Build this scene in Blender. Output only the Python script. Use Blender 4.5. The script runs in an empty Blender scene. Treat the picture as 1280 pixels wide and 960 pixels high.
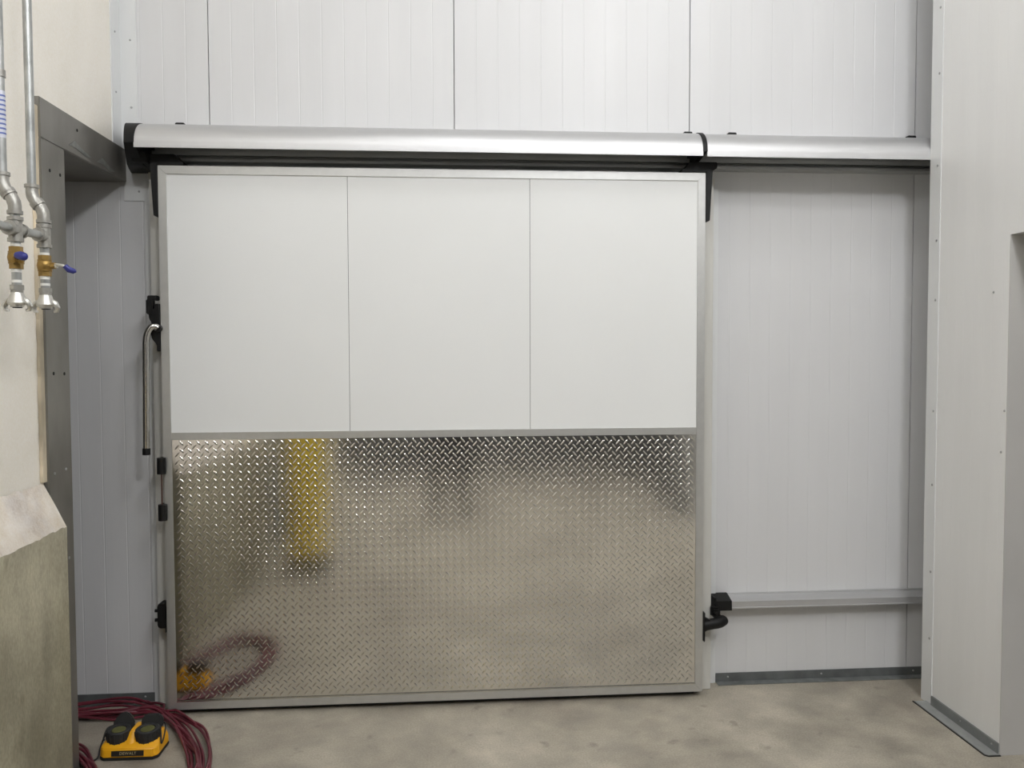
import bpy, bmesh, math, random
from mathutils import Vector, Matrix
random.seed(7)
S = bpy.context.scene
COL = S.collection
R = math.radians
PI = math.pi

# ------------------------------------------------------------------ materials
def srgb(r, g, b):
    f = lambda c: (c/255/12.92) if c/255 <= .04045 else ((c/255+.055)/1.055)**2.4
    return (f(r), f(g), f(b), 1)

def mat(name, rgb, rough=.5, metal=0, spec=.5, var=0.0, vscale=6, stretch=(1, 1, 1), bump=0, bscale=80, rvar=0, coat=0, detail=4):
    m = bpy.data.materials.new(name); m.use_nodes = True
    nt = m.node_tree; b = nt.nodes['Principled BSDF']
    b.inputs['Base Color'].default_value = rgb
    b.inputs['Roughness'].default_value = rough
    b.inputs['Metallic'].default_value = metal
    b.inputs['Specular IOR Level'].default_value = spec
    b.inputs['Coat Weight'].default_value = coat
    tc = nt.nodes.new('ShaderNodeTexCoord'); mp = nt.nodes.new('ShaderNodeMapping')
    mp.inputs['Scale'].default_value = stretch
    nt.links.new(tc.outputs['Object'], mp.inputs['Vector'])
    if var or rvar:
        n = nt.nodes.new('ShaderNodeTexNoise'); n.inputs['Scale'].default_value = vscale
        n.inputs['Detail'].default_value = detail
        nt.links.new(mp.outputs[0], n.inputs['Vector'])
        if var:
            cr = nt.nodes.new('ShaderNodeValToRGB')
            cr.color_ramp.elements[0].position = .3; cr.color_ramp.elements[1].position = .7
            cr.color_ramp.elements[0].color = tuple(c*(1-var) for c in rgb[:3]) + (1,)
            cr.color_ramp.elements[1].color = tuple(min(1, c*(1+var)) for c in rgb[:3]) + (1,)
            nt.links.new(n.outputs['Fac'], cr.inputs[0]); nt.links.new(cr.outputs[0], b.inputs['Base Color'])
        if rvar:
            mr = nt.nodes.new('ShaderNodeMapRange')
            mr.inputs['To Min'].default_value = max(0.02, rough-rvar); mr.inputs['To Max'].default_value = rough+rvar
            nt.links.new(n.outputs['Fac'], mr.inputs[0]); nt.links.new(mr.outputs[0], b.inputs['Roughness'])
    if bump:
        n2 = nt.nodes.new('ShaderNodeTexNoise'); n2.inputs['Scale'].default_value = bscale
        n2.inputs['Detail'].default_value = 3
        bp = nt.nodes.new('ShaderNodeBump'); bp.inputs['Strength'].default_value = bump; bp.inputs['Distance'].default_value = .01
        nt.links.new(mp.outputs[0], n2.inputs['Vector'])
        nt.links.new(n2.outputs['Fac'], bp.inputs['Height']); nt.links.new(bp.outputs[0], b.inputs['Normal'])
    return m

def concrete(name, c1, c2, c3, sc=1.2, rough=.75, bump=.15, spots=True, rmin=.45, cracks=False, streak=(1, 1, 1), ov=.5):
    m = bpy.data.materials.new(name); m.use_nodes = True
    nt = m.node_tree; N = nt.nodes.new; L = nt.links.new; b = nt.nodes['Principled BSDF']
    tc = N('ShaderNodeTexCoord'); mp = N('ShaderNodeMapping'); mp.inputs['Scale'].default_value = streak
    L(tc.outputs['Object'], mp.inputs[0])
    n1 = N('ShaderNodeTexNoise'); n1.inputs['Scale'].default_value = sc; n1.inputs['Detail'].default_value = 9; n1.inputs['Roughness'].default_value = .62
    n1.inputs['Distortion'].default_value = .5
    n2 = N('ShaderNodeTexNoise'); n2.inputs['Scale'].default_value = sc*5.3; n2.inputs['Detail'].default_value = 8
    n3 = N('ShaderNodeTexNoise'); n3.inputs['Scale'].default_value = 140; n3.inputs['Detail'].default_value = 3
    for n in (n1, n2, n3): L(mp.outputs[0], n.inputs['Vector'])
    cr = N('ShaderNodeValToRGB'); e = cr.color_ramp.elements
    e[0].position = .36; e[0].color = c1; e[1].position = .66; e[1].color = c3
    k = e.new(.5); k.color = c2
    L(n1.outputs['Fac'], cr.inputs[0])
    mx = N('ShaderNodeMix'); mx.data_type = 'RGBA'; mx.blend_type = 'OVERLAY'; mx.inputs['Factor'].default_value = ov
    L(cr.outputs[0], mx.inputs[6]); L(n2.outputs['Fac'], mx.inputs[7])
    out = mx.outputs[2]
    m3 = N('ShaderNodeMix'); m3.data_type = 'RGBA'; m3.blend_type = 'OVERLAY'; m3.inputs['Factor'].default_value = .34
    L(out, m3.inputs[6]); L(n3.outputs['Fac'], m3.inputs[7]); out = m3.outputs[2]
    if spots:
        v = N('ShaderNodeTexNoise'); v.inputs['Scale'].default_value = 9; v.inputs['Detail'].default_value = 6; L(mp.outputs[0], v.inputs['Vector'])
        c = N('ShaderNodeValToRGB'); c.color_ramp.elements[0].position = .63; c.color_ramp.elements[1].position = .72
        c.color_ramp.elements[0].color = (0, 0, 0, 1); c.color_ramp.elements[1].color = (.45, .45, .45, 1)
        L(v.outputs['Fac'], c.inputs[0])
        mm = N('ShaderNodeMix'); mm.data_type = 'RGBA'; L(c.outputs[0], mm.inputs['Factor']); L(out, mm.inputs[6])
        mm.inputs[7].default_value = tuple(x*.55 for x in c1[:3]) + (1,); out = mm.outputs[2]
    if cracks:
        vo = N('ShaderNodeTexVoronoi'); vo.feature = 'DISTANCE_TO_EDGE'; vo.inputs['Scale'].default_value = .55
        wv = N('ShaderNodeTexNoise'); wv.inputs['Scale'].default_value = 3; wv.inputs['Detail'].default_value = 8
        L(mp.outputs[0], wv.inputs['Vector'])
        ad = N('ShaderNodeMixRGB'); ad.blend_type = 'ADD'; ad.inputs[0].default_value = .35
        L(mp.outputs[0], ad.inputs[1]); L(wv.outputs['Color'], ad.inputs[2]); L(ad.outputs[0], vo.inputs['Vector'])
        c = N('ShaderNodeValToRGB'); c.color_ramp.elements[0].position = 0; c.color_ramp.elements[1].position = .006
        c.color_ramp.elements[0].color = (.55, .55, .55, 1); c.color_ramp.elements[1].color = (0, 0, 0, 1)
        L(vo.outputs['Distance'], c.inputs[0])
        mm = N('ShaderNodeMix'); mm.data_type = 'RGBA'; L(c.outputs[0], mm.inputs['Factor']); L(out, mm.inputs[6])
        mm.inputs[7].default_value = tuple(x*.6 for x in c1[:3]) + (1,); out = mm.outputs[2]
    L(out, b.inputs['Base Color'])
    mr = N('ShaderNodeMapRange'); mr.inputs['From Min'].default_value = .3; mr.inputs['From Max'].default_value = .7
    mr.inputs['To Min'].default_value = rmin; mr.inputs['To Max'].default_value = rough
    L(n2.outputs['Fac'], mr.inputs[0]); L(mr.outputs[0], b.inputs['Roughness'])
    bp = N('ShaderNodeBump'); bp.inputs['Strength'].default_value = bump; bp.inputs['Distance'].default_value = .02
    L(n2.outputs['Fac'], bp.inputs['Height'])
    b2 = N('ShaderNodeBump'); b2.inputs['Strength'].default_value = bump*.8; b2.inputs['Distance'].default_value = .002
    L(n3.outputs['Fac'], b2.inputs['Height']); L(bp.outputs[0], b2.inputs['Normal']); L(b2.outputs[0], b.inputs['Normal'])
    return m

M = {}
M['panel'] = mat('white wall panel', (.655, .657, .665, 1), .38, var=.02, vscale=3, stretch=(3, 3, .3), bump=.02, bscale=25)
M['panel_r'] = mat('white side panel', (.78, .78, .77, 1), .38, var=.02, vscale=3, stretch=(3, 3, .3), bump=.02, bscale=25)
M['flash'] = mat('white flashing', (.72, .73, .73, 1), .35, bump=.02, bscale=12)
M['door'] = mat('door sheet white', (.80, .81, .805, 1), .32, var=.01, vscale=2, bump=.03, bscale=3)
M['alu'] = mat('anodised aluminium', (.58, .58, .565, 1), .42, metal=.75, var=.03, vscale=30, stretch=(1, 1, 1))
M['cover'] = mat('satin aluminium cover', (.60, .60, .605, 1), .48, metal=.75, var=.02, vscale=4, stretch=(.3, 30, 30))
M['track'] = mat('dark track aluminium', (.45, .46, .45, 1), .5, metal=.5)
M['black'] = mat('black plastic', (.007, .007, .007, 1), .5, spec=.3, bump=.05, bscale=60)
M['rubber'] = mat('black rubber', (.02, .02, .02, 1), .7)
M['gasket'] = mat('grey gasket', (.42, .42, .40, 1), .6)
M['casing'] = mat('off white casing', (.62, .61, .57, 1), .45)
M['plate'] = mat('polished tread plate', (.74, .725, .69, 1), .13, metal=1, var=.05, vscale=5, rvar=.03, bump=.06, bscale=9)
M['lug'] = M['plate']
M['chrome'] = mat('stainless tube', (.62, .61, .58, 1), .2, metal=1)
M['kick'] = mat('grey galvanised angle', (.14, .15, .15, 1), .5, metal=.3, var=.2, vscale=14)
M['kick2'] = mat('light floor angle', (.34, .35, .34, 1), .5, metal=.3, var=.12, vscale=14)
M['kick3'] = mat('scuffed floor angle', (.20, .21, .205, 1), .45, metal=.3, var=.25, vscale=18)
M['caulk'] = mat('black sealant', (.02, .02, .018, 1), .7)
M['cream'] = concrete('cream painted wall', srgb(238, 233, 222), srgb(241, 236, 226), srgb(244, 239, 229), sc=2, rough=.7, bump=.04, spots=False, rmin=.5, ov=.1)
M['curb'] = concrete('bare concrete', srgb(130, 124, 103), srgb(145, 139, 118), srgb(166, 160, 139), sc=1.3, rough=.9, bump=.25, rmin=.7, streak=(1, 1, .5))
M['curbtop'] = concrete('painted concrete bevel', srgb(206, 198, 190), srgb(226, 217, 205), srgb(232, 224, 212), sc=3, rough=.85, bump=.3, rmin=.6, spots=False)
M['floor'] = concrete('floor concrete', srgb(142, 134, 122), srgb(160, 153, 139), srgb(178, 170, 155), sc=1.1, rough=.8, bump=.12, rmin=.42, cracks=False)
M['steel'] = mat('raw steel', (.235, .225, .205, 1), .42, metal=.5, var=.25, vscale=5, stretch=(1, 1, .5), rvar=.12)
M['scrape'] = mat('scraped bare steel', (.30, .30, .29, 1), .35, metal=.6, var=.2, vscale=30)
M['wood'] = mat('sealant and timber edge', (.60, .52, .39, 1), .7, var=.5, vscale=7, stretch=(1, 1, .4))
M['hole'] = mat('dark hole', (.01, .01, .01, 1), .9)
M['rivet'] = mat('zinc rivet', (.42, .42, .42, 1), .35, metal=.7)
M['galv'] = mat('galvanised pipe', (.43, .44, .43, 1), .38, metal=.8, var=.2, vscale=22, rvar=.1)
M['malle'] = mat('malleable iron fitting', (.38, .37, .34, 1), .42, metal=.75, var=.15, vscale=40, bump=.1)
M['brass'] = mat('brass', (.34, .22, .07, 1), .38, metal=.85, var=.15, vscale=40)
M['blue'] = mat('blue vinyl lever', (.03, .035, .22, 1), .4)
M['tape'] = mat('white thread tape', (.8, .8, .77, 1), .6)
M['zinc'] = mat('bright zinc coupling', (.62, .61, .57, 1), .28, metal=.85, var=.1, vscale=30)
M['sticker'] = mat('white sticker', (.62, .64, .72, 1), .5)
M['stickerblue'] = mat('blue print', (.12, .16, .42, 1), .5)
M['hose'] = mat('dark red hose', (.125, .018, .030, 1), .38, var=.25, vscale=9)
M['yellow'] = mat('yellow plastic', (.85, .41, .012, 1), .38, var=.06, vscale=20)
M['lime'] = mat('dull olive disc', (.10, .10, .028, 1), .5)
M['label'] = mat('black label', (.02, .018, .016, 1), .35)
M['labeltxt'] = mat('label lettering', (.45, .38, .22, 1), .5)
M['post_yellow'] = mat('yellow bollard sleeve', (.80, .58, .03, 1), .45)
M['ceil'] = mat('ceiling sheet', (.75, .75, .75, 1), .5)
M['dark'] = mat('dark curtain', (.05, .052, .055, 1), .7)
M['cloth'] = mat('dark work clothes', (.02, .022, .03, 1), .85)
M['skin'] = mat('skin', (.52, .32, .22, 1), .5)
M['hair'] = mat('dark hair', (.02, .015, .01, 1), .6)

# ------------------------------------------------------------------ helpers
def link(name, bm, m, parent=None, loc=None, smooth=False):
    me = bpy.data.meshes.new(name)
    bmesh.ops.recalc_face_normals(bm, faces=bm.faces)
    bm.to_mesh(me); bm.free()
    o = bpy.data.objects.new(name, me); COL.objects.link(o)
    for x in (m if isinstance(m, (list, tuple)) else [m]): me.materials.append(x)
    if parent: o.parent = parent
    if loc: o.location = loc
    if smooth: me.polygons.foreach_set('use_smooth', [True]*len(me.polygons))
    return o

def smooth_angle(o, deg=35):
    me = o.data
    me.polygons.foreach_set('use_smooth', [True]*len(me.polygons))
    b = bmesh.new(); b.from_mesh(me)
    for e in b.edges:
        if len(e.link_faces) == 2 and e.calc_face_angle(0) > R(deg): e.smooth = False
    b.to_mesh(me); b.free()
    return o

def B(): return bmesh.new()

def bx(bm, x0, x1, y0, y1, z0, z1, bev=0):
    t = bmesh.new()
    bmesh.ops.create_cube(t, size=1)
    for v in t.verts:
        v.co = Vector(((x0+x1)/2 + v.co.x*(x1-x0), (y0+y1)/2 + v.co.y*(y1-y0), (z0+z1)/2 + v.co.z*(z1-z0)))
    if bev: bmesh.ops.bevel(t, geom=t.edges[:], offset=bev, segments=2, affect='EDGES', clamp_overlap=True)
    merge(bm, t); return bm

def merge(bm, t, mtx=None):
    if mtx is not None: t.transform(mtx)
    me = bpy.data.meshes.new('tmp'); t.to_mesh(me); t.free(); bm.from_mesh(me); bpy.data.meshes.remove(me)

def prism(bm, prof, a, b, axis='X', bev=0):
    """closed profile of 2D points extruded along axis; X: (y,z)  Y: (x,z)  Z: (x,y)"""
    t = bmesh.new()
    def P(p, s):
        return {'X': (s, p[0], p[1]), 'Y': (p[0], s, p[1]), 'Z': (p[0], p[1], s)}[axis]
    A = [t.verts.new(P(p, a)) for p in prof]; C = [t.verts.new(P(p, b)) for p in prof]
    n = len(prof)
    for i in range(n): t.faces.new((A[i], A[(i+1) % n], C[(i+1) % n], C[i]))
    t.faces.new(A); t.faces.new(C[::-1])
    bmesh.ops.recalc_face_normals(t, faces=t.faces)
    if bev: bmesh.ops.bevel(t, geom=t.edges[:], offset=bev, segments=2, affect='EDGES', clamp_overlap=True)
    merge(bm, t); return bm

def tube(bm, pts, r, n=12, caps=True):
    pts = [Vector(p) for p in pts]
    rr = r if isinstance(r, (list, tuple)) else [r]*len(pts)
    T = []
    for i in range(len(pts)):
        a = pts[max(0, i-1)]; b = pts[min(len(pts)-1, i+1)]
        T.append((b-a).normalized())
    up = Vector((0, 0, 1)) if abs(T[0].z) < .9 else Vector((1, 0, 0))
    u = T[0].cross(up).normalized(); rings = []
    for i, p in enumerate(pts):
        if i: u = (T[i-1].rotation_difference(T[i]) @ u)
        u = (u - T[i]*u.dot(T[i])).normalized(); v = T[i].cross(u)
        rings.append([bm.verts.new(p + (u*math.cos(2*PI*k/n) + v*math.sin(2*PI*k/n))*rr[i]) for k in range(n)])
    for i in range(len(rings)-1):
        for k in range(n): bm.faces.new((rings[i][k], rings[i][(k+1) % n], rings[i+1][(k+1) % n], rings[i+1][k]))
    if caps: bm.faces.new(rings[0][::-1]); bm.faces.new(rings[-1])
    return bm

def cyl(bm, a, b, r, n=20): return tube(bm, [a, b], r, n)

def catmull(pts, seg=8, closed=False):
    P = [Vector(p) for p in pts]; out = []; n = len(P)
    rng = range(n) if closed else range(n-1)
    for i in rng:
        if closed: p0, p1, p2, p3 = P[(i-1) % n], P[i], P[(i+1) % n], P[(i+2) % n]
        else: p0, p1, p2, p3 = P[max(0, i-1)], P[i], P[i+1], P[min(n-1, i+2)]
        for k in range(seg):
            t = k/seg
            out.append(.5*((2*p1) + (p2-p0)*t + (2*p0-5*p1+4*p2-p3)*t*t + (3*p1-p0-3*p2+p3)*t**3))
    if not closed: out.append(P[-1])
    return out

def tag(o, label=None, cat=None, group=None, kind=None):
    if label: o['label'] = label
    if cat: o['category'] = cat
    if group: o['group'] = group
    if kind: o['kind'] = kind
    return o

def empty(name, loc=(0, 0, 0)):
    o = bpy.data.objects.new(name, None); COL.objects.link(o); o.location = loc; o.empty_display_size = .1
    return o

def part(name, bm, m, root, ang=35):
    """mesh in world coordinates made a child of root (roots are unrotated)"""
    w = Vector(root.location); p = root.parent
    while p: w += Vector(p.location); p = p.parent
    bm.transform(Matrix.Translation(-w))
    o = link(name, bm, m, root)
    smooth_angle(o, ang)
    return o

def rivets(name, pts, normal, m, root, r=.006, h=.004):
    nrm = Vector(normal)
    for p in pts:
        t = B(); p = Vector(p)
        tube(t, [p - nrm*.002, p + nrm*h*.6, p + nrm*h], [r, r*.9, r*.45], 10)
        part(name, t, m, root)

# ------------------------------------------------------------------ the setting
YW = .16                 # cold-room wall plane; the door leaf's face is Y = 0
ZC = 4.9
def ribbed(u0, u1, z0, z1, seams, micro, thick, place, rib=.0007):
    """panel wall: seam grooves and fine micro ribs; place(u, depth, z) -> xyz"""
    marks = []
    for s in seams: marks.append((s, .0022, .02))
    start = seams[0] if seams else u0
    k0 = int((u0-start)/micro)-1
    for k in range(k0, int((u1-start)/micro)+2):
        u = start + k*micro
        if all(abs(u-s) > .03 for s in seams) : marks.append((u, .003, rib))
    marks = sorted(m for m in marks if u0+.01 < m[0] < u1-.01)
    pl = [(u0, 0)]
    for u, w, d in marks: pl += [(u-w, 0), (u-w*.3, d), (u+w*.3, d), (u+w, 0)]
    pl += [(u1, 0), (u1, thick), (u0, thick)]
    bm = B()
    A = [bm.verts.new(place(u, d, z0)) for u, d in pl]; C = [bm.verts.new(place(u, d, z1)) for u, d in pl]
    n = len(pl)
    for i in range(n): bm.faces.new((A[i], A[(i+1) % n], C[(i+1) % n], C[i]))
    bm.faces.new(A); bm.faces.new(C)
    return bm

seams = [-2.12, -1.024, .072, 1.172, 2.275, 3.37]
o = link('wall_back', ribbed(-3.3, 3.4, 0, ZC, seams, .0997, .15, lambda u, d, z: (u, YW+d, z)), M['panel'])
tag(o, 'white ribbed insulated panel wall with thin vertical seams behind the sliding door', 'wall', kind='structure')

bm = B(); bx(bm, -3.5, 5.2, -11, .5, -.12, 0)
o = link('floor', bm, M['floor']); tag(o, 'mottled grey beige concrete floor with stains', 'floor', kind='structure')
bm = B(); bx(bm, -3.5, 5.2, -11, .5, ZC, ZC+.1)
o = link('ceiling', bm, M['ceil']); tag(o, 'pale ceiling high above the door', 'ceiling', kind='structure')

XL = -1.41
bm = B()
bx(bm, XL-.3, XL, -10.6, -.615, 0, ZC)
bx(bm, XL-.3, XL, -.615, YW, 2.5, ZC)
o = link('wall_left', bm, M['cream']); tag(o, 'cream painted wall on the left behind the pipes', 'wall', kind='structure')
bm = B(); bx(bm, -3.3, -3.2, -2.2, YW, 0, 2.6); bx(bm, -3.3, XL-.3, -2.3, -2.2, 0, 2.6); bx(bm, -3.3, XL-.3, -2.2, YW, 2.6, 2.7)
o = link('wall_recess', bm, M['panel_r']); tag(o, 'grey lining of the passage beyond the steel post', 'wall', kind='structure')

XR = 2.2
def right_place(u, d, z): return (XR+d, u, z)
bm = ribbed(-.633, -.105, 0, ZC, [-.178], .06, .34, right_place, .0004)
t = ribbed(-1.95, -.633, 2.045, ZC, [-1.4], .06, .34, right_place, .0004); merge(bm, t)
t = ribbed(-3.4, -1.95, 0, ZC, [-2.5], .06, .34, right_place, .0004); merge(bm, t)
o = link('wall_right', bm, M['panel_r']); tag(o, 'white panel side wall with a doorway cut in it at the right', 'wall', kind='structure')
bm = B(); bx(bm, XR+1.9, XR+2, -3.4, YW, 0, ZC); bx(bm, XR+.34, XR+2, -3.5, -3.4, 0, ZC)
o = link('wall_side_room', bm, M['panel_r']); tag(o, 'wall of the side room beyond the right doorway', 'wall', kind='structure')
bm = B(); bx(bm, -1.75, 5, -7.0, -6.8, 0, ZC)
o = link('wall_far', bm, M['dark']); tag(o, 'dark end wall of the hall behind the camera', 'wall', kind='structure')
bm = B(); bx(bm, XR+.1, XR+.3, -6.9, -3.5, 0, ZC)
o = link('wall_right_rear', bm, M['dark']); tag(o, 'dark side wall of the hall behind the camera', 'wall', kind='structure')

# steel lintel, post
r = empty('steel_lintel', (-1.39, -.2, 2.36)); tag(r, 'dark steel lintel plate over the left passage, running to the corner', 'lintel', kind='structure')
bm = B(); bx(bm, -1.71, -1.39, -.615, .158, 2.36, 2.505, .003); part('beam', bm, M['steel'], r)
for (ya, yb, z) in ((-.40, -.20, 2.385), (-.15, .03, 2.378)):
    bm = B(); prism(bm, [(ya, z+.002), (ya+.05, z+.03), (ya+.12, z+.012), (yb, z), (yb-.05, z-.009), (ya+.06, z+.004)], -1.3895, -1.3885, 'X'); part('scrape_mark', bm, M['scrape'], r)
bm = B()
for p in ((-1.389, -.326, 2.461),): tube(bm, [(p[0], p[1], p[2]), (p[0]+.0008, p[1], p[2])], .006, 12)
part('bolt_hole', bm, M['hole'], r)
r = empty('steel_post', (-1.39, -.53, 0)); tag(r, 'dark steel door post standing at the left passage', 'post', kind='structure')
bm = B(); bx(bm, -1.71, -1.39, -.615, -.435, 0, 2.36, .003); part('channel', bm, M['steel'], r)
for y, z in ((-.553, 2.258), (-.474, 2.258), (-.563, 1.526), (-.480, 1.523)):
    bm = B(); tube(bm, [(-1.3905, y, z), (-1.389, y, z)], .0065, 12); part('bolt_hole', bm, M['hole'], r)
rivets('rivet', [(-1.39, -.575, 1.163), (-1.39, -.487, 1.166), (-1.39, -.48, .83)], (1, 0, 0), M['rivet'], r)
# timber/sealant edge strip between wall and post
bm = B(); pts = []
n = 46
edge = []
for i in range(n+1):
    z = 1.14 + (2.47-1.14)*i/n
    edge.append((-.641 + random.uniform(-.003, .003), z))
prof = [(-.613, 1.14)] + edge + [(-.613, 2.47)]
prism(bm, prof, -1.409, -1.397, 'X')
o = link('trim_1', bm, M['wood']); tag(o, 'rough yellowish timber and sealant edge beside the steel post', 'trim', kind='structure')

# concrete curb at left
r = empty('concrete_curb', (-1.37, -2, 0)); tag(r, 'bare concrete curb with a pale sloped top at the lower left', 'curb', kind='structure')
t = B()
n = 60
prof_pts = lambda y: [(-1.33, 0), (-1.33, .975), (-1.408, 1.135), (-1.408, 0)]
rows = []
for i in range(n+1):
    y = -.625 - (2.7-.625)*(i/n)**1.4
    j = lambda s=.002: random.uniform(-s, s)
    rows.append([t.verts.new((-1.33, y, 0)), t.verts.new((-1.33+j(.0015), y, .5)), t.verts.new((-1.33+j(.002), y, .978+j(.004))),
                 t.verts.new((-1.37+j(.002), y, 1.06+j(.002))), t.verts.new((-1.408, y, 1.137+j(.004))), t.verts.new((-1.408, y, 0))])
for i in range(n):
    for k in range(6):
        f = t.faces.new((rows[i][k], rows[i][(k+1) % 6], rows[i+1][(k+1) % 6], rows[i+1][k]))
        f.material_index = 1 if k in (2, 3) else 0
t.faces.new(rows[0]); t.faces.new(rows[-1])
o = part('concrete', t, [M['curb'], M['curbtop']], r, 30)

# flashings
r = empty('trim_2', (-1.40, .1, 2.5)); tag(r, 'white folded corner flashing with screws above the track cover end', 'trim', kind='structure')
bm = B(); bx(bm, -1.41, -1.405, .06, .16, 2.506, ZC); part('leg_flange', bm, M['flash'], r)
bm = B(); bx(bm, -1.405, -1.336, .155, .16, 2.43, ZC); part('wall_flange', bm, M['flash'], r)
rivets('rivet', [(-1.405, .10, z) for z in (3.0, 2.74, 3.3)], (1, 0, 0), M['rivet'], r, .005)
rivets('rivet', [(-1.36, .155, z) for z in (2.985, 2.69, 3.28)], (0, -1, 0), M['rivet'], r, .005)
r = empty('trim_3', (-1.33, .16, 2.28)); tag(r, 'small white flashing plate on the wall beneath the left cover end', 'trim', kind='structure')
bm = B(); bx(bm, -1.40, -1.285, .1555, .16, 2.278, 2.43, .001); part('plate', bm, M['flash'], r)
rivets('rivet', [(-1.335, .1555, 2.32)], (0, -1, 0), M['rivet'], r, .005)
r = empty('trim_4', (2.2, -.14, 0)); tag(r, 'white riveted corner flashing down the near edge of the right wall', 'trim', kind='structure')
bm = B(); prism(bm, [(2.197, -.1), (2.197, -.180), (2.2, -.180), (2.2, -.103), (2.5, -.103), (2.5, -.1)], 0, ZC, 'Z'); part('corner_strip', bm, M['flash'], r)
rivets('rivet', [(2.197, -.158, z) for z in (3.1, 2.815, 2.414, 2.085, 1.823, 1.328, .998, .604, .3)], (-1, 0, 0), M['rivet'], r)
r = empty('trim_5', (2.3, -.634, 0)); tag(r, 'grey brown jamb lining on the edge of the right doorway', 'trim', kind='structure')
bm = B(); bx(bm, 2.2, 2.54, -.637, -.633, 0, 2.045); part('lining', bm, mat('jamb lining grey', (.52, .51, .49, 1), .5, var=.06, vscale=2), r)
rivets('rivet', [(2.2, -.622, 1.363), (2.2, -.607, 1.20), (2.2, -.543, 1.83)], (-1, 0, 0), M['rivet'], r, .005)

# base angles (baseboards)
def base_angle(name, x0, x1, label):
    r = empty(name, ((x0+x1)/2, YW, 0)); tag(r, label, 'baseboard', kind='structure')
    bm = B(); bx(bm, x0, x1, .1535, .1585, 0, .044, .0008); part('upright_flange', bm, M['kick'], r)
    bm = B(); bx(bm, x0, x1, .112, .154, .0005, .0045, .0008); part('floor_flange', bm, M['kick3'], r)
    n = max(2, int((x1-x0)/.36))
    rivets('rivet', [(x0+.06+(x1-x0-.12)*i/(n-1), .1535, .026) for i in range(n)], (0, -1, 0), M['rivet'], r, .005)
base_angle('baseboard_back', 1.315, 3.3, 'dark grey metal base angle along the wall right of the door')
base_angle('baseboard_recess', -3.1, -1.295, 'dark grey metal base angle along the wall left of the door')
r = empty('baseboard_right', (2.2, -.4, 0)); tag(r, 'grey metal base angle with floor flange along the right wall', 'baseboard', kind='structure')
bm = B(); bx(bm, 2.192, 2.2, -.632, -.183, 0, .047, .001); part('upright_flange', bm, mat('mid grey angle', (.21, .22, .22, 1), .5, metal=.2, var=.12, vscale=12), r)
bm = B(); prism(bm, [(2.142, -.14), (2.2, -.14), (2.2, -.64), (2.152, -.64), (2.142, -.63)], .0005, .006, 'Z'); part('floor_flange', bm, M['kick2'], r)
bm = B(); prism(bm, [(2.137, -.132), (2.142, -.132), (2.142, -.63), (2.152, -.64), (2.2, -.64), (2.2, -.645), (2.149, -.645), (2.137, -.633)], .0005, .004, 'Z'); part('sealant', bm, M['caulk'], r)
rivets('rivet', [(2.192, -.4, .03), (2.192, -.6, .03)], (-1, 0, 0), M['rivet'], r, .004)

# door casing
r = empty('trim_6', (0, .16, 0)); tag(r, 'off white casing around the opening behind the sliding door', 'trim', kind='structure')
for s in (-1, 1):
    bm = B(); bx(bm, *(sorted((s*1.12, s*1.20))), .105, .159, 0, 2.36, .003); bx(bm, *(sorted((s*1.2, s*1.265))), .103, .159, 0, 2.36, .003); bx(bm, *(sorted((s*1.2085, s*1.265))), .078, .104, 0, 2.36, .003); part('casing_post', bm, M['casing'], r)
    bm = B(); bx(bm, *(sorted((s*1.2655, s*1.31))), .145, .159, 0, 2.36, .002); part('casing_flange', bm, M['flash'], r)
bm = B(); bx(bm, -1.278, 1.278, .105, .159, 2.361, 2.40, .003); part('casing_head', bm, M['casing'], r)

# ------------------------------------------------------------------ the door
D = empty('door_1', (0, .05, .026)); tag(D, 'large white sliding cold-room door with a tread plate lower half', 'door', kind='structure')
Z0, Z1 = .026, 2.402
bm = B(); bx(bm, -1.19, 1.19, .012, .10, Z0+.004, Z1-.004, .003); part('slab', bm, M['gasket'], D)
bm = B(); bx(bm, -1.165, 1.165, .004, .0118, 1.25, 2.37); 
part('backing_sheet', bm, M['hole'], D)
for a, b in ((-1.166, -.3985), (-.3965, .4025), (.4045, 1.166)):
    bm = B(); bx(bm, a, b, .0015, .0035, 1.25, 2.368); part('white_panel', bm, M['door'], D)
# aluminium frame: chamfered rails with mitred look
fw = .036
def rail(prof, a, b, ax): 
    bm = B(); prism(bm, prof, a, b, ax, .0012); return bm
part('frame_stile', rail([(-1.2, 0), (-1.2+fw, 0), (-1.2+fw, .0118), (-1.2, .0118)], Z0, Z1, 'Z'), M['alu'], D) if False else None
def mitre(pts, y0, y1):      # quad in XZ
    bm = B(); prism(bm, pts, y0, y1, 'Y', .0012); return bm
xa, xb = -1.2, 1.2
part('frame_rail', mitre([(xa, Z1), (xb, Z1), (xb-fw, Z1-fw), (xa+fw, Z1-fw)], -.004, .0118), M['alu'], D)
part('frame_rail', mitre([(xa, Z0), (xb, Z0), (xb-fw, Z0+fw), (xa+fw, Z0+fw)], -.004, .0118), M['alu'], D)
part('frame_stile', mitre([(xa, Z0+.0005), (xa, Z1-.0005), (xa+fw-.0005, Z1-fw-.0005), (xa+fw-.0005, Z0+fw+.0005)], -.004, .0118), M['alu'], D)
part('frame_stile', mitre([(xb, Z0+.0005), (xb, Z1-.0005), (xb-fw+.0005, Z1-fw-.0005), (xb-fw+.0005, Z0+fw+.0005)], -.004, .0118), M['alu'], D)
bm = B(); bx(bm, xa+fw, xb-fw, -.005, .003, 1.22, 1.252, .0012); part('middle_rail', bm, M['alu'], D)
for s in (-1, 1):
    bm = B(); bx(bm, *sorted((s*1.1895, s*1.2)), .0125, .10, Z0, Z1, .002); part('edge_profile', bm, M['gasket'], D)
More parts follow.
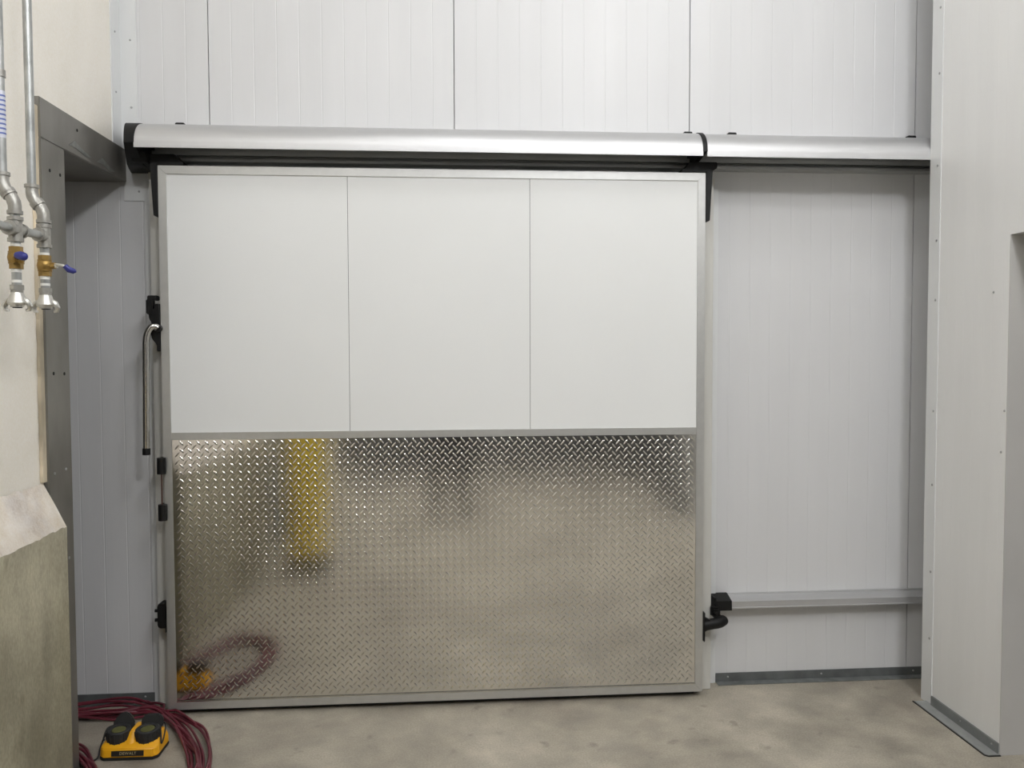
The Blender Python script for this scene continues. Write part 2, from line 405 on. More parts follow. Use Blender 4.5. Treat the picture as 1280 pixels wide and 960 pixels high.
bm = B(); bx(bm, xa+fw, xb-fw, -.0055, -.0035, Z0+fw-.001, Z0+fw+.004, .0008); part('bottom_lip', bm, M['chrome'], D)
bm = B(); bx(bm, -1.17, 1.17, .03, .06, .004, .029, .002); part('bottom_gasket', bm, M['rubber'], D)

# tread plate with raised lugs
def treadplate():
    bm = B()
    x0, x1, z0, z1 = xa+fw, xb-fw, Z0+fw, 1.22
    bx(bm, x0, x1, .0005, .003, z0, z1)
    P, Q = .0360, .0335
    L, W, H = .0150, .0038, .0014
    nx = int((x1-x0)/P)+2; nz = int((z1-z0)/Q)+2
    prof = [(-1, 0), (-.55, .78), (0, 1), (.55, .78), (1, 0)]
    for sub in (0, 1):
        ang = R(-48) if sub == 0 else R(48)
        ca, sa = math.cos(ang), math.sin(ang)
        for i in range(nx):
            for j in range(nz):
                cx = x0 + (i + .5*sub)*P + .004; cz = z0 + (j + .5*sub)*Q + .004
                if not (x0+.010 < cx < x1-.010 and z0+.011 < cz < z1-.011): continue
                def V(a, b, h): return bm.verts.new((cx + a*ca - b*sa, .0005 - h, cz + a*sa + b*ca))
                e0 = V(-L, 0, 0); e1 = V(L, 0, 0)
                rows = []
                for a, k in ((-.72, .66), (-.3, .95), (.3, .95), (.72, .66)):
                    rows.append([V(a*L, -W*k, 0), V(a*L, -W*k*.5, H*k*.75), V(a*L, 0, H*k), V(a*L, W*k*.5, H*k*.75), V(a*L, W*k, 0)])
                for q in range(4):
                    f = bm.faces.new((e0, rows[0][q+1], rows[0][q])); f.smooth = True
                    f = bm.faces.new((e1, rows[-1][q], rows[-1][q+1])); f.smooth = True
                    for w in range(3):
                        f = bm.faces.new((rows[w][q], rows[w][q+1], rows[w+1][q+1], rows[w+1][q])); f.smooth = True
    return bm
bm = treadplate(); bm.transform(Matrix.Translation(-Vector(D.location)))
me = bpy.data.meshes.new('tread_plate')
bm.normal_update()
for f in bm.faces:
    if f.normal.y > .3 and len(f.verts) < 5 and f.calc_area() < .001: f.normal_flip()
bm.to_mesh(me); bm.free(); me.materials.append(M['plate'])
o = bpy.data.objects.new('tread_plate', me); COL.objects.link(o); o.parent = D; o['label'] = 'polished tread plate with raised lugs'

# hanger brackets
def bracket(s):
    r = B()
    # tapered blade down the door edge
    prism(r, [(s*1.201, 2.41), (s*1.230, 2.41), (s*1.218, 2.187), (s*1.2015, 2.183)], -.012, .04, 'Y', .002)
    # foot plate over the door top and arm up to the trolley
    bx(r, *sorted((s*1.09, s*1.225)), -.010, .085, 2.404, 2.418, .003)
    prism(r, [(s*1.10, 2.416), (s*1.13, 2.452), (s*1.255, 2.452), (s*1.255, 2.425), (s*1.235, 2.416)], .0, .08, 'Y', .003)
    part('hanger_bracket', r, M['black'], D)
bracket(-1); bracket(1)

# lever lock on the left edge
lk = B()
bx(lk, -1.252, -1.212, -.012, .03, 1.825, 1.846, .003)
bx(lk, -1.256, -1.228, -.018, .02, 1.765, 1.830, .004)
prism(lk, [(-1.248, 1.772), (-1.212, 1.80), (-1.2012, 1.81), (-1.2012, 1.605), (-1.216, 1.605), (-1.216, 1.635), (-1.236, 1.66), (-1.243, 1.70), (-1.236, 1.73), (-1.246, 1.745)], -.012, .03, 'Y', .003)
bx(lk, -1.2185, -1.2012, -.02, .04, 1.72, 1.81, .003)
lb = part('lock_body', lk, M['black'], D)
pts = [(-1.205, -.03, 1.705)] + catmull([(-1.213, -.034, 1.712), (-1.226, -.038, 1.709), (-1.238, -.041, 1.694), (-1.246, -.043, 1.668), (-1.249, -.044, 1.64)], 5) + [(-1.252, -.045, 1.4), (-1.2555, -.046, 1.175)]
bm = B(); tube(bm, pts, .0142, 16); hd = part('lever_handle', bm, M['chrome'], D, 50)
bm = B(); cyl(bm, (-1.2552, -.046, 1.19), (-1.2556, -.046, 1.162), .0162, 16); cp = part('end_cap', bm, M['black'], D)
cp.parent = hd
bm = B(); cyl(bm, (-1.207, -.03, 1.705), (-1.207, .0, 1.705), .016, 16); pv = part('pivot', bm, M['black'], D); pv.parent = hd

# inner release: two cylinders joined by a thin rod
rl = B()
for z0, z1, dx in ((1.075, 1.145, 0), (.872, .942, .0015)):
    cyl(rl, (-1.203+dx, -.020, z0), (-1.203+dx, -.020, z1), .0185, 20)
    bx(rl, -1.2225+dx, -1.200+dx, -.018, .035, z0+.006, z1-.002, .003)
    bx(rl, -1.1995+dx, -1.188+dx, -.015, -.003, z0+.004, z1-.004, .002)
rp = part('release_block', rl, M['black'], D)
bm = B(); cyl(bm, (-1.203, -.022, .935), (-1.203, -.022, 1.08), .0028, 8); q = part('rod', bm, mat('copper rod', (.10, .045, .035, 1), .4, metal=.3), D); q.parent = rp
# lower roller stop at left edge
ls = B()
prism(ls, [(-1.2012, .505), (-1.228, .505), (-1.236, .495), (-1.236, .405), (-1.228, .395), (-1.2012, .395)], -.015, .042, 'Y', .003)
cyl(ls, (-1.232, .012, .467), (-1.254, .012, .467), .0075, 12); cyl(ls, (-1.232, .012, .425), (-1.254, .012, .425), .0075, 12)
bx(ls, -1.2045, -1.2012, -.012, .043, .375, .515, .001)
part('stop_block', ls, M['black'], D)
# guide arm at the right edge
ga = B()
bx(ga, 1.2012, 1.2075, -.018, .06, .262, .398, .002)
tube(ga, catmull([(1.206, .015, .330), (1.235, .015, .333), (1.270, .018, .337), (1.298, .026, .341), (1.312, .04, .344)], 4), [.026]*4+[.025]*4+[.026]*4+[.025]*4+[.02], 16)
prism(ga, [(1.207, .30), (1.207, .372), (1.24, .355), (1.24, .318)], .0, .03, 'Y', .002)
cyl(ga, (1.278, .035, .36), (1.278, .035, .395), .010, 14); cyl(ga, (1.278, .035, .378), (1.278, .035, .388), .017, 8)
bx(ga, 1.258, 1.300, .02, .06, .362, .368, .001)
g_ = part('guide_arm', ga, M['black'], D)
bm = B(); cyl(bm, (1.278, .065, .36), (1.278, .065, .40), .02, 20); q = part('roller', bm, M['black'], D); q.parent = g_

# ------------------------------------------------------------------ overhead track and covers
tr = empty('sliding_track', (.6, .1, 2.42)); tag(tr, 'grey aluminium running track fixed beneath the rounded covers', 'track')
bm = B(); prism(bm, [(.159, 2.443), (.159, 2.55), (.145, 2.55), (.145, 2.49), (.105, 2.49), (.105, 2.473), (.118, 2.473), (.118, 2.481), (.145, 2.481), (.145, 2.447), (.10, 2.447), (.10, 2.455), (.094, 2.455), (.094, 2.443)], -1.27, 2.9, 'X'); part('rail', bm, M['track'], tr)

def cover_prof(dz=0, t=.004):
    out = []; y0, y1, z0, z1 = .03, -.10, 2.455, 2.580
    arc = []
    arc.append((.159, z1+dz)); 
    for k in range(15):
        a = PI/2*k/14
        arc.append((y0 + (y1-y0)*math.sin(a), z0+.022 + (z1-z0-.022)*math.cos(a)+dz))
    arc.append((y1, z0+dz))
    inner = [(y+ (t if i > 0 else 0), z-t*(1 if i < 12 else .3)) for i, (y, z) in enumerate(arc)]
    inner[-1] = (y1+t, z0+dz)
    return arc + inner[::-1]
def cap_prof(g=.003, dz=0):
    a = cover_prof(dz)[:16]
    pr = [(.159, a[0][1]+g)] + [(y-g, z+g*.7) for y, z in a[1:]] 
    pr[-1] = (a[-1][0]-g, a[-1][1]-g)
    return pr
c1 = empty('track_cover', (-.05, 0, 2.5)); tag(c1, 'long rounded satin aluminium cover above the closed door', 'track cover')
bm = B(); prism(bm, cover_prof(), -1.262, 1.158, 'X'); part('cover_shell', bm, M['cover'], c1, 25)
pr = cap_prof() + [(.0, 2.405), (.06, 2.40), (.159, 2.40)]
pr[0] = (.159, 2.588); pr.insert(1, (.06, 2.588))
bm = B(); prism(bm, pr, -1.308, -1.260, 'X')
for v in bm.verts:
    if v.co.x < -1.3: v.co.x = -1.302 - (v.co.y+.1)*.26
bmesh.ops.bevel(bm, geom=bm.edges[:], offset=.002, segments=2, affect='EDGES', clamp_overlap=True)
prism(bm, [(-.05, 2.45), (-.02, 2.412), (.10, 2.395), (.15, 2.40), (.15, 2.45)], -1.30, -1.235, 'X', .003); part('end_cap', bm, M['black'], c1)
c2 = empty('track_cover', (1.8, 0, 2.5)); tag(c2, 'shorter rounded aluminium cover running right into the corner', 'track cover')
bm = B(); prism(bm, cover_prof(-.002), 1.176, 2.9, 'X'); part('cover_shell', bm, M['cover'], c2, 25)
bm = B(); a = cap_prof(.004); prism(bm, a + [(.02, 2.456), (.159, 2.456)], 1.157, 1.177, 'X', .0015); part('joint_band', bm, M['black'], c2)
for c, xs in ((c1, (-1.145, 1.157)), (c2, (1.368, 2.243))):
    for x in xs:
        bm = B(); bx(bm, x-.02, x+.02, .125, .159, 2.582, 2.620, .003); bx(bm, x-.012, x+.012, .10, .13, 2.582, 2.592, .002); part('mounting_clip', bm, M['black'], c)

# low guide rail at right
gr = empty('guide_rail', (1.9, .13, .4)); tag(gr, 'low horizontal aluminium guide rail on the wall right of the door', 'guide rail')
bm = B(); prism(bm, [(.1585, .434), (.152, .434), (.152, .427), (.085, .414), (.085, .386), (.081, .386), (.081, .381), (.092, .381), (.092, .405), (.1585, .415)], 1.34, 2.9, 'X', 0); part('rail', bm, M['cover'], gr, 12)
bm = B(); prism(bm, [(.1585, .438), (.145, .438), (.078, .420), (.075, .375), (.1585, .375)], 1.285, 1.366, 'X', .001); bx(bm, 1.281, 1.29, .075, .155, .345, .437, .002); part('end_stop', bm, M['black'], gr, 12)

# ------------------------------------------------------------------ air pipes
AP = empty('air_pipe_manifold', (-1.30, -1.05, 1.73)); tag(AP, 'pair of galvanised air pipes with brass valves hanging on the left wall', 'pipes')
def lathe(prof, n=32):
    t = B(); rings = [[t.verts.new((r*math.cos(2*PI*k/n), r*math.sin(2*PI*k/n), z)) for k in range(n)] for r, z in prof]
    for a, b in zip(rings, rings[1:]):
        for k in range(n): t.faces.new((a[k], a[(k+1) % n], b[(k+1) % n], b[k]))
    t.faces.new(rings[0][::-1]); t.faces.new(rings[-1]); return t
def hexring(bm, p, r, h, n=6):
    x, y, z = p; tube(bm, [(x, y, z-h/2), (x, y, z+h/2)], r, n)
def drop(X, Xt, Y, top_z, zs, lever_toward_cam, mk):
    """zs: dictionary of heights"""
    rp = .0131
    bm = B(); cyl(bm, (Xt, Y, zs['e1']+.02), (Xt, Y, ZC-.002), rp, 20); pp = part('riser_pipe', bm, M['galv'], AP)
    a = Vector((Xt, Y, zs['e1'])); b = Vector((X, Y, zs['e2']))
    d = (b-a).normalized()
    def elbow(p, d0, d1):
        bm = B(); p = Vector(p)
        q = [p - d0*.034, p - d0*.012, p - d0*.004 + d1*.004, p + d1*.012, p + d1*.034]
        tube(bm, q, [.0178, .0178, .0185, .0178, .0178], 18)
        for s, dd in ((-1, d0), (1, d1)):
            c = p + dd*s*.032; tube(bm, [c - dd*.005, c + dd*.005], .0212, 18)
        part('elbow', bm, M['malle'], AP, 40)
    elbow(a, Vector((0, 0, -1)), d)
    bm = B(); cyl(bm, a + d*.03, b - d*.03, rp, 16); part('nipple', bm, M['galv'], AP)
    elbow(b, d, Vector((0, 0, -1)))
    bm = B(); cyl(bm, (X, Y, zs['claw']), (X, Y, zs['e2']-.02), rp, 18); part('drop_pipe', bm, M['galv'], AP)
    # tee
    bm = B(); z = zs['tee']; cyl(bm, (X, Y, z-.034), (X, Y, z+.034), .0185, 18)
    for k in (-1, 1): cyl(bm, (X, Y, z+k*.031-.005), (X, Y, z+k*.031+.005), .0215, 18)
    for k in mk: cyl(bm, (X, Y, z), (X, Y+k*.036, z), .0185, 16); cyl(bm, (X, Y+k*.030, z), (X, Y+k*.040, z), .0215, 16)
    part('tee', bm, M['malle'], AP, 40)
    # tape
    for z, h in ((zs['v']+.036, .008), (zs['v']-.038, .010), (zs['claw']+.045, .008)):
        bm = B(); cyl(bm, (X, Y, z-h/2), (X, Y, z+h/2), .0138, 18); part('thread_tape', bm, M['tape'], AP)
    # valve
    bm = B(); z = zs['v']
    hexring(bm, (X, Y, z+.022), .0185, .020); hexring(bm, (X, Y, z-.024), .0185, .018)
    tube(bm, [(X, Y, z-.017), (X, Y, z-.012), (X, Y, z), (X, Y, z+.012), (X, Y, z+.017)], [.017, .021, .023, .021, .017], 18)
    for k in (-.016, .016): cyl(bm, (X, Y, z+k-.002), (X, Y, z+k+.002), .0208, 18)
    sd = Vector((.55, -.83, 0)).normalized() if lever_toward_cam else Vector((1, -.1, 0)).normalized()
    c = Vector((X, Y, z)); cyl(bm, c, c + sd*.033, .010, 12)
    v = part('ball_valve', bm, M['brass'], AP, 40)
    bm = B(); cyl(bm, c + sd*.030, c + sd*.040, .008, 6); st = part('stem_nut', bm, M['zinc'], AP); st.parent = v
    bm = B()
    e = c + sd*.038
    if lever_toward_cam:
        q = [e + Vector((-.004, 0, .004)), e + Vector((.010, -.006, .002)), e + Vector((.024, -.012, -.002)), e + Vector((.030, -.016, -.004))]
        tube(bm, q, [.009, .0125, .0115, .006], 14)
    else:
        q = [e + Vector((.0, 0, .002)), e + Vector((.018, 0, .001)), e + Vector((.030, 0, -.008))]
        tube(bm, q, [.0055, .005, .005], 10)
        lv = part('lever', bm, M['zinc'], AP); lv.parent = v
        bm = B(); q = [e + Vector((.024, 0, 0)), e + Vector((.034, .004, -.012)), e + Vector((.046, .01, -.016)), e + Vector((.052, .014, -.016))]
        tube(bm, q, [.008, .0095, .0085, .004], 12)
    lv = part('lever_grip', bm, M['blue'], AP, 60); lv.parent = v
    # collar + claw coupling
    zc = zs['claw']
    bm = B(); cyl(bm, (X, Y, zc+.020), (X, Y, zc+.034), .0195, 8); cyl(bm, (X, Y, zc+.010), (X, Y, zc+.022), .0165, 18); part('collar', bm, M['malle'], AP)
    bm = B()
    tube(bm, [(X, Y, zc+.012), (X, Y, zc-.002), (X, Y, zc-.018), (X, Y, zc-.024)], [.017, .022, .028, .024], 20)
    tube(bm, [(X, Y, zc-.024), (X, Y, zc-.03)], .018, 20)
    for s in (-1, 1):
        tube(bm, [(X+s*.020, Y, zc-.006), (X+s*.030, Y, zc-.014), (X+s*.036, Y, zc-.028), (X+s*.033, Y, zc-.038), (X+s*.024, Y, zc-.040)], [.006, .008, .008, .0065, .004], 8)
    cl = part('claw_coupling', bm, M['zinc'], AP, 40)
    bm = B(); tube(bm, [(X, Y, zc-.0305), (X, Y, zc-.0325)], .013, 18); g = part('gasket', bm, M['rubber'], AP); g.parent = cl
Y2, Y1 = -.97, -1.14
drop(-1.219, -1.252, Y2, 0, dict(e1=2.088, e2=2.043, tee=1.966, v=1.874, claw=1.770), False, (-1,))
drop(-1.219, -1.252, Y1, 0, dict(e1=2.090, e2=2.043, tee=1.962, v=1.880, claw=1.766), True, (1, -1))
bm = B(); cyl(bm, (-1.219, Y1+.03, 1.963), (-1.219, Y2-.03, 1.965), .0131, 16); part('cross_pipe', bm, M['galv'], AP)
bm = B(); cyl(bm, (-1.219, Y1-.03, 1.962), (-1.219, -1.60, 1.962), .0131, 16); part('cross_pipe', bm, M['galv'], AP)
# pipe label and collar
bm = B(); tube(bm, [(-1.252, Y1, 2.225), (-1.252, Y1, 2.36)], .0137, 20); lb_ = part('pipe_label', bm, M['sticker'], AP)
for k in range(9):
    bm = B(); z = 2.235 + k*.0135; tube(bm, [(-1.252, Y1, z), (-1.252, Y1, z+.005)], .0141, 20); q = part('print_line', bm, M['stickerblue'], AP); q.parent = lb_
bm = B(); cyl(bm, (-1.252, Y1, 2.40), (-1.252, Y1, 2.42), .0165, 20); part('pipe_clamp', bm, M['malle'], AP)
for Y in (Y1, Y2):
    bm = B(); bx(bm, -1.409, -1.252, Y-.006, Y+.006, 3.4, 3.42); part('wall_bracket', bm, M['malle'], AP)

# ------------------------------------------------------------------ hose coil
ctrl_in = [(-1.80, -.16), (-1.74, .00), (-1.60, .045), (-1.42, .05), (-1.26, .00), (-1.135, -.13), (-1.035, -.28), (-.945, -.45), (-.915, -.65), (-1.00, -.84), (-1.13, -.83), (-1.235, -.66), (-1.32, -.50), (-1.45, -.34), (-1.62, -.29)]
ctrl_out = [(-1.84, -.12), (-1.76, .07), (-1.60, .115), (-1.43, .13), (-1.265, .075), (-1.10, -.08), (-.975, -.22), (-.90, -.44), (-.87, -.66), (-.95, -.90), (-1.13, -.92), (-1.26, -.72), (-1.345, -.53), (-1.47, -.38), (-1.66, -.34)]
pts = []
loops = 13
for L_ in range(loops):
    w = [1, .9, .1, .15, 0, .27, -.15, .05, -.25, .84, -.1, .3, -.38][L_]
    for i, (p, q) in enumerate(zip(ctrl_in, ctrl_out)):
        jj = .016 if i in (1, 2, 3) else .012
        x = p[0]*(1-w) + q[0]*w + random.uniform(-jj, jj); y = p[1]*(1-w) + q[1]*w + random.uniform(-jj*.9, jj*.9)
        if i in (1, 2, 3) : y -= (.009*((L_*7) % 13)) * (1 if w < .6 else .15)
        y = min(y, .142 if x > -3 else y)
        if i in (11, 12): x = max(x, -1.315); 
        if i == 13: y = max(y, -.415)
        z = .0085 + .0045*((L_*3 + i*2) % 7)
        pts.append((x, y, z))
sp = catmull(pts, 7)
# keep clear of casing / door / walls
fix = []
for p in sp:
    x, y, z = p
    if x > -1.31 and y > .085 and x < -1.0: y = .085
    if x > -1.22 and y > -.02: y = -.02
    if x > -1.43 and x < -1.325 and y < -.62: x = -1.32
    if x < -1.38 and y < -.425: y = -.425
    fix.append(Vector((x, y, max(z, .0078))))
bm = B(); tube(bm, fix, .0056, 8)
o = link('air_hose', bm, M['hose'], smooth=True); tag(o, 'dark red rubber hose coiled on the floor at the lower left', 'hose')
# loose ends of the hose lying across the front of the coil
o.location = (0, 0, 0)

# ------------------------------------------------------------------ yellow unit
CH = empty('battery_charger', (-1.225, -.310, 0)); tag(CH, 'yellow twin battery charger with two round black ports on the floor by the hose', 'charger')
def chm(t, m, name, parent=None, ang=35, z=0):
    o = link(name, t, m, CH if parent is None else parent); smooth_angle(o, ang); return o
# body: lofted octagon
def loft(secs, bev=.004):
    t = B(); rings = []
    for z, pr in secs: rings.append([t.verts.new((x, y, z)) for x, y in pr])
    n = len(rings[0])
    for a, b in zip(rings, rings[1:]):
        for k in range(n): t.faces.new((a[k], a[(k+1) % n], b[(k+1) % n], b[k]))
    t.faces.new(rings[0]); t.faces.new(rings[-1]); bmesh.ops.recalc_face_normals(t, faces=t.faces)
    if bev: bmesh.ops.bevel(t, geom=t.edges[:], offset=bev, segments=2, affect='EDGES', clamp_overlap=True)
    return t
def oct(w, f, b, c): return [(-w+c, f), (w-c, f), (w, f+c), (w, b-c), (w-c, b), (-w+c, b), (-w, b-c), (-w, f+c)]
t = loft([(.001, oct(.113, -.085, .065, .018)), (.012, oct(.115, -.087, .067, .018))], .003)
chm(t, M['rubber'], 'base')
t = loft([(.012, oct(.113, -.085, .066, .018)), (.046, oct(.112, -.082, .064, .018)), (.058, oct(.106, -.066, .063, .018)), (.074, oct(.096, -.020, .060, .016))], .0035)
merge(t, loft([(.055, oct(.018, -.068, .055, .006)), (.095, oct(.012, -.030, .052, .005))], .003))
chm(t, M['yellow'], 'housing')
tilt = Matrix.Rotation(R(3), 4, 'X')
for s in (-1, 1):
    Mx = Matrix.Translation((s*.056, -.022, .050)) @ tilt
    t = lathe([(.044, -.01), (.046, .042), (.045, .050), (.041, .053), (.031, .051), (.029, .047), (.001, .047)])
    for k in range(16):
        a = 2*PI*k/16; q = Vector((math.cos(a), math.sin(a), 0))
        tube(t, [q*.0448 + Vector((0, 0, .0)), q*.0465 + Vector((0, 0, .046))], .0022, 6)
    t.transform(Mx); pt = chm(t, M['rubber'], 'port', ang=40)
    t = lathe([(.026, .0468), (.026, .0495), (.024, .0505), (.001, .0505)], 28); t.transform(Mx); q = chm(t, M['lime'], 'port_face', pt)
    lid = Matrix.Translation((s*.056, .028, .098)) @ Matrix.Rotation(R(-14), 4, 'X') @ Matrix.Rotation(R(90), 4, 'X')
    t = B()
    prof = [(-.036, -.020), (-.044, .002), (-.040, .022), (-.026, .036), (.026, .036), (.040, .022), (.044, .002), (.036, -.020)] if s > 0 else [(-.036, -.020), (-.043, .0), (-.034, .020), (-.012, .044), (.010, .046), (.034, .026), (.043, .0), (.036, -.020)]
    prism(t, prof, -.010, .008, 'Z', .004); t.transform(lid); chm(t, M['rubber'], 'lid')
t = B(); prism(t, [(-.066, -.011), (.058, -.011), (.058, .010), (-.066, .010)], -.0008, .0008, 'Y')
t.transform(Matrix.Translation((.004, -.0850, .030)) @ Matrix.Rotation(R(-5), 4, 'X')); lab = chm(t, M['label'], 'label_strip')
cu = bpy.data.curves.new('lettering', 'FONT'); cu.body = 'DEWALT'; cu.size = .0150; cu.extrude = .0004; cu.align_x = 'CENTER'; cu.align_y = 'CENTER'; cu.space_character = 1.1
tc_ = bpy.data.objects.new('lettering_curve', cu); me = bpy.data.meshes.new_from_object(tc_); bpy.data.objects.remove(tc_)
me.materials.clear(); me.materials.append(M['labeltxt'])
tx = bpy.data.objects.new('lettering', me); COL.objects.link(tx); tx.parent = lab; tx.location = (.002, -.0868, .0300); tx.rotation_euler = (R(86), 0, 0)
cpts = catmull([(-.060, .062, .05), (-.100, .045, .078), (-.116, .0, .072), (-.121, -.045, .035), (-.119, -.07, .012), (-.130, -.090, .006), (-.142, -.110, .005), (-.150, -.130, .0045)], 6)
t = B(); tube(t, cpts, .0032, 8); chm(t, M['rubber'], 'cable', ang=60)
cpts = catmull([(.055, .062, .06), (.092, .05, .088), (.112, .015, .088), (.117, -.02, .06), (.114, -.04, .045), (.106, -.02, .078), (.085, .03, .09)], 6)
t = B(); tube(t, cpts, .0030, 8); chm(t, M['rubber'], 'cable', ang=60)
cpts = catmull([(-.092, .04, .09), (-.112, .005, .092), (-.114, -.03, .068), (-.107, -.035, .062)], 6)
t = B(); tube(t, cpts, .0028, 8); chm(t, M['rubber'], 'cable', ang=60)
CH.rotation_euler = (0, 0, R(-1))

r = empty('door_2', (-1.41, -3.3, 0)); tag(r, 'blue grey steel door in the left wall behind the camera', 'door', kind='structure')
bm = B(); bx(bm, -1.409, -1.37, -3.72, -2.80, .01, 2.1, .004); part('leaf', bm, mat('blue grey door', (.10, .13, .16, 1), .45), r)
bm = B(); bx(bm, -1.409, -1.36, -2.80, -2.74, 0, 2.16, .003); bx(bm, -1.409, -1.36, -3.78, -3.72, 0, 2.16, .003); bx(bm, -1.409, -1.36, -3.72, -2.80, 2.1, 2.16, .003); part('frame', bm, M['kick2'], r)

# ------------------------------------------------------------------ things behind the camera, seen mirrored in the tread plate
bl = empty('bollard', (-1.0, -2.35, 0)); tag(bl, 'thick yellow bollard, mirrored in the tread plate', 'bollard')
bm = B(); tube(bm, [(-1.0, -2.35, 0), (-1.0, -2.35, 1.30), (-1.0, -2.35, 1.36), (-1.0, -2.35, 1.39)], [.135, .135, .11, .04], 32); part('sleeve', bm, M['post_yellow'], bl)
bm = B(); tube(bm, [(-1.0, -2.35, .001), (-1.0, -2.35, .12), (-1.0, -2.35, .135)], [.16, .16, .137], 32); part('base_ring', bm, M['rubber'], bl)

def skinned(name, chains, m, root, levels=2):
    """one continuous skin surface; chains of (point, radius), the first vertex of every later chain names an existing one"""
    V, E_, Rr = [], [], []
    names = {}
    for ch in chains:
        prev = None
        for it in ch:
            if isinstance(it, str): prev = names[it]; continue
            nm, p, rr = it
            V.append(p); Rr.append(rr); i = len(V)-1
            if nm: names[nm] = i
            if prev is not None: E_.append((prev, i))
            prev = i
    me = bpy.data.meshes.new(name); me.from_pydata(V, E_, [])
    o = bpy.data.objects.new(name, me); COL.objects.link(o)
    md = o.modifiers.new('skin', 'SKIN'); md.use_smooth_shade = True
    for i, rr in enumerate(Rr): me.skin_vertices[0].data[i].radius = (rr, rr) if not isinstance(rr, tuple) else rr
    me.skin_vertices[0].data[0].use_root = True
    sb = o.modifiers.new('sub', 'SUBSURF'); sb.levels = levels; sb.render_levels = levels
    me.materials.append(m); o.parent = root
    return o
PX, PY = .04, -4.12
pr_ = empty('person', (PX, PY, 0)); tag(pr_, 'person in dark work clothes standing and holding up a phone', 'person')
ch = [[('pel', (0, 0, .96), (.16, .12)), ('waist', (0, 0, 1.10), (.14, .10)), ('chest', (0, .01, 1.30), (.17, .12)), ('shl', (0, 0, 1.42), (.12, .09)), ('neck', (0, .01, 1.50), .058), ('nk2', (0, .02, 1.56), .056), ('head', (0, .03, 1.64), (.075, .088)), ('crown', (0, .03, 1.72), (.065, .08))]]
for s in (-1, 1):
    ch.append(['pel', ('hip%d' % s, (s*.10, 0, .90), .095), (None, (s*.12, .01, .70), .08), (None, (s*.13, .02, .50), .062), (None, (s*.135, 0, .33), .058), ('ank%d' % s, (s*.14, -.02, .09), .042), (None, (s*.145, .05, .04), (.045, .035)), (None, (s*.155, .15, .03), (.042, .026))])
    ch.append(['shl', (None, (s*.19, 0, 1.40), .062), ('elb%d' % s, (s*.24, .06, 1.14), .047), (None, (s*.17, .20, 1.30), .040), ('wri%d' % s, (s*.10, .32, 1.47), .027), ('plm%d' % s, (s*.075, .36, 1.53), (.034, .018))])
    for k in range(4):
        a = -.022 + k*.0145
        ch.append(['plm%d' % s, (None, (s*.062, .375 + a*.2, 1.545 + a + .01), .0095), (None, (s*.045, .392, 1.55 + a + .01), .0088), (None, (s*.028, .390, 1.552 + a + .01), .0080)])
    ch.append(['wri%d' % s, (None, (s*.085, .345, 1.51), .013), (None, (s*.062, .352, 1.535), .0105), (None, (s*.045, .358, 1.548), .009)])
body = skinned('body', ch, M['skin'], pr_)
cl = [[('pel', (0, 0, .96), (.172, .132)), ('waist', (0, 0, 1.10), (.155, .115)), ('chest', (0, .01, 1.30), (.185, .135)), ('shl', (0, 0, 1.41), (.13, .10)), (None, (0, .008, 1.475), .068)]]
for s in (-1, 1):
    cl.append(['pel', (None, (s*.10, 0, .90), .108), (None, (s*.12, .01, .70), .094), (None, (s*.13, .02, .50), .078), (None, (s*.135, 0, .30), .074), (None, (s*.14, -.02, .08), .068)])
    cl.append(['shl', (None, (s*.19, 0, 1.40), .074), (None, (s*.24, .06, 1.14), .060), (None, (s*.17, .20, 1.30), .052), (None, (s*.115, .29, 1.43), .040)])
clo = skinned('work_clothes', cl, M['cloth'], pr_)
for s in (-1, 1):
    t = B(); tube(t, [(s*.138, -.07, .045), (s*.14, -.02, .055), (s*.147, .06, .05), (s*.155, .15, .04), (s*.157, .20, .035)], [.035, .045, .046, .044, .025], 16)
    for v in t.verts: v.co.z = max(v.co.z, .001)
    link('boot', t, M['rubber'], pr_, smooth=True)
t = B(); bmesh.ops.create_uvsphere(t, u_segments=24, v_segments=14, radius=1)
for v in t.verts: v.co = Vector((v.co.x*.088, v.co.y*.104+.018, v.co.z*.085+1.715 + (.02 if v.co.y < 0 and v.co.z < 0 else 0)))
link('hair', t, M['hair'], pr_, smooth=True)
t = B(); tube(t, [(0, .108, 1.665), (0, .125, 1.635), (0, .112, 1.625)], [.008, .013, .008], 10)
link('nose', t, M['skin'], pr_, smooth=True)
for s in (-1, 1):
    t = B(); tube(t, [(s*.083, .02, 1.67), (s*.09, .015, 1.65), (s*.083, .02, 1.62)], [.008, .016, .008], 8)
    link('ear', t, M['skin'], pr_, smooth=True)
ph = B(); bx(ph, -.038, .038, -.004, .004, -.075, .075, .003)
o = link('phone', ph, M['black'], None, (PX, PY+.395, 1.565)); tag(o, 'black phone held up by the person', 'phone')

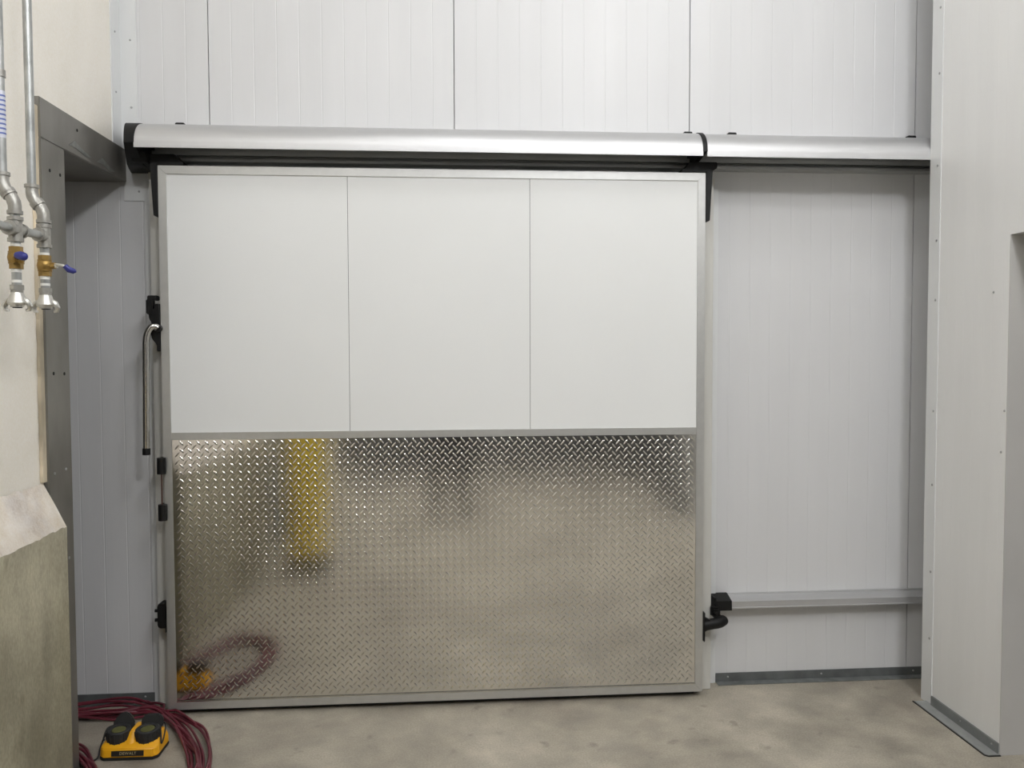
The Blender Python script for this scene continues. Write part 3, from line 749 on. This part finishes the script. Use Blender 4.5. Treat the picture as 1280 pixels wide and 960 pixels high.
# ------------------------------------------------------------------ lights
def lamp(x, y, power, label, rad=.24, col=(.985, .99, 1), z=4.6):
    r = empty('high_bay_light', (x, y, z)); tag(r, label, 'ceiling light', 'high bay lights over the hall')
    bm = B(); tube(bm, [(x, y, z+.007), (x, y, z+.03), (x, y, z+.10), (x, y, z+.16)], [rad+.02, rad+.02, rad*.7, .06], 32); cyl(bm, (x, y, z+.16), (x, y, ZC), .012, 8); part('housing', bm, M['black'], r)
    m = bpy.data.materials.new('lamp diffuser'); m.use_nodes = True; nt = m.node_tree
    for n in list(nt.nodes):
        if n.type == 'BSDF_PRINCIPLED': nt.nodes.remove(n)
    e = nt.nodes.new('ShaderNodeEmission'); e.inputs[0].default_value = (*col, 1); e.inputs[1].default_value = power
    nt.links.new(e.outputs[0], [n for n in nt.nodes if n.type == 'OUTPUT_MATERIAL'][0].inputs[0])
    bm = B(); tube(bm, [(x, y, z+.006)] + [(x, y, z+.004-rad*.8*math.sin(PI/2*k/7)) for k in range(8)], [rad] + [max(.003, rad*math.cos(PI/2*k/7)) for k in range(8)], 32); part('diffuser', bm, m, r, 60)
lamp(1.5, -1.75, 13, 'round high bay light high up near the right wall')
lamp(.15, -1.4, 15, 'round high bay light high above the middle of the door')
lamp(1.5, -3.3, 25, 'larger round high bay light in line with the camera', .34)
lamp(1.5, -5.2, 66, 'round high bay light behind the camera on the right', .34)
lamp(-.6, -4.4, 26, 'round high bay light behind the camera on the left', .34)

W = bpy.data.worlds.new('World'); S.world = W; W.use_nodes = True
W.node_tree.nodes['Background'].inputs[0].default_value = (.8, .85, .9, 1); W.node_tree.nodes['Background'].inputs[1].default_value = .15

# ------------------------------------------------------------------ camera (solved from the photo's lines)
yaw, pit, rol, F = 7.64072567e-02, -4.07707445e-02, -3.03416513e-03, 1022.55
cy, sy = math.cos(yaw), math.sin(yaw)
f = Vector((sy*math.cos(pit), cy*math.cos(pit), math.sin(pit)))
rt = Vector((cy, -sy, 0)); up = rt.cross(f)
r2 = rt*math.cos(rol) + up*math.sin(rol); u2 = -rt*math.sin(rol) + up*math.cos(rol)
cam = bpy.data.cameras.new('Camera'); co = bpy.data.objects.new('Camera', cam); COL.objects.link(co)
co.matrix_world = Matrix(((r2.x, u2.x, -f.x, .042), (r2.y, u2.y, -f.y, -3.649), (r2.z, u2.z, -f.z, 1.604), (0, 0, 0, 1)))
cam.sensor_fit = 'HORIZONTAL'; cam.sensor_width = 36; cam.lens = F/1280*36; cam.clip_start = .02
S.camera = co
vs = S.view_settings
vs.view_transform = 'Standard'; vs.look = 'None'; vs.gamma = 1; vs.exposure = .28; vs.use_curve_mapping = False
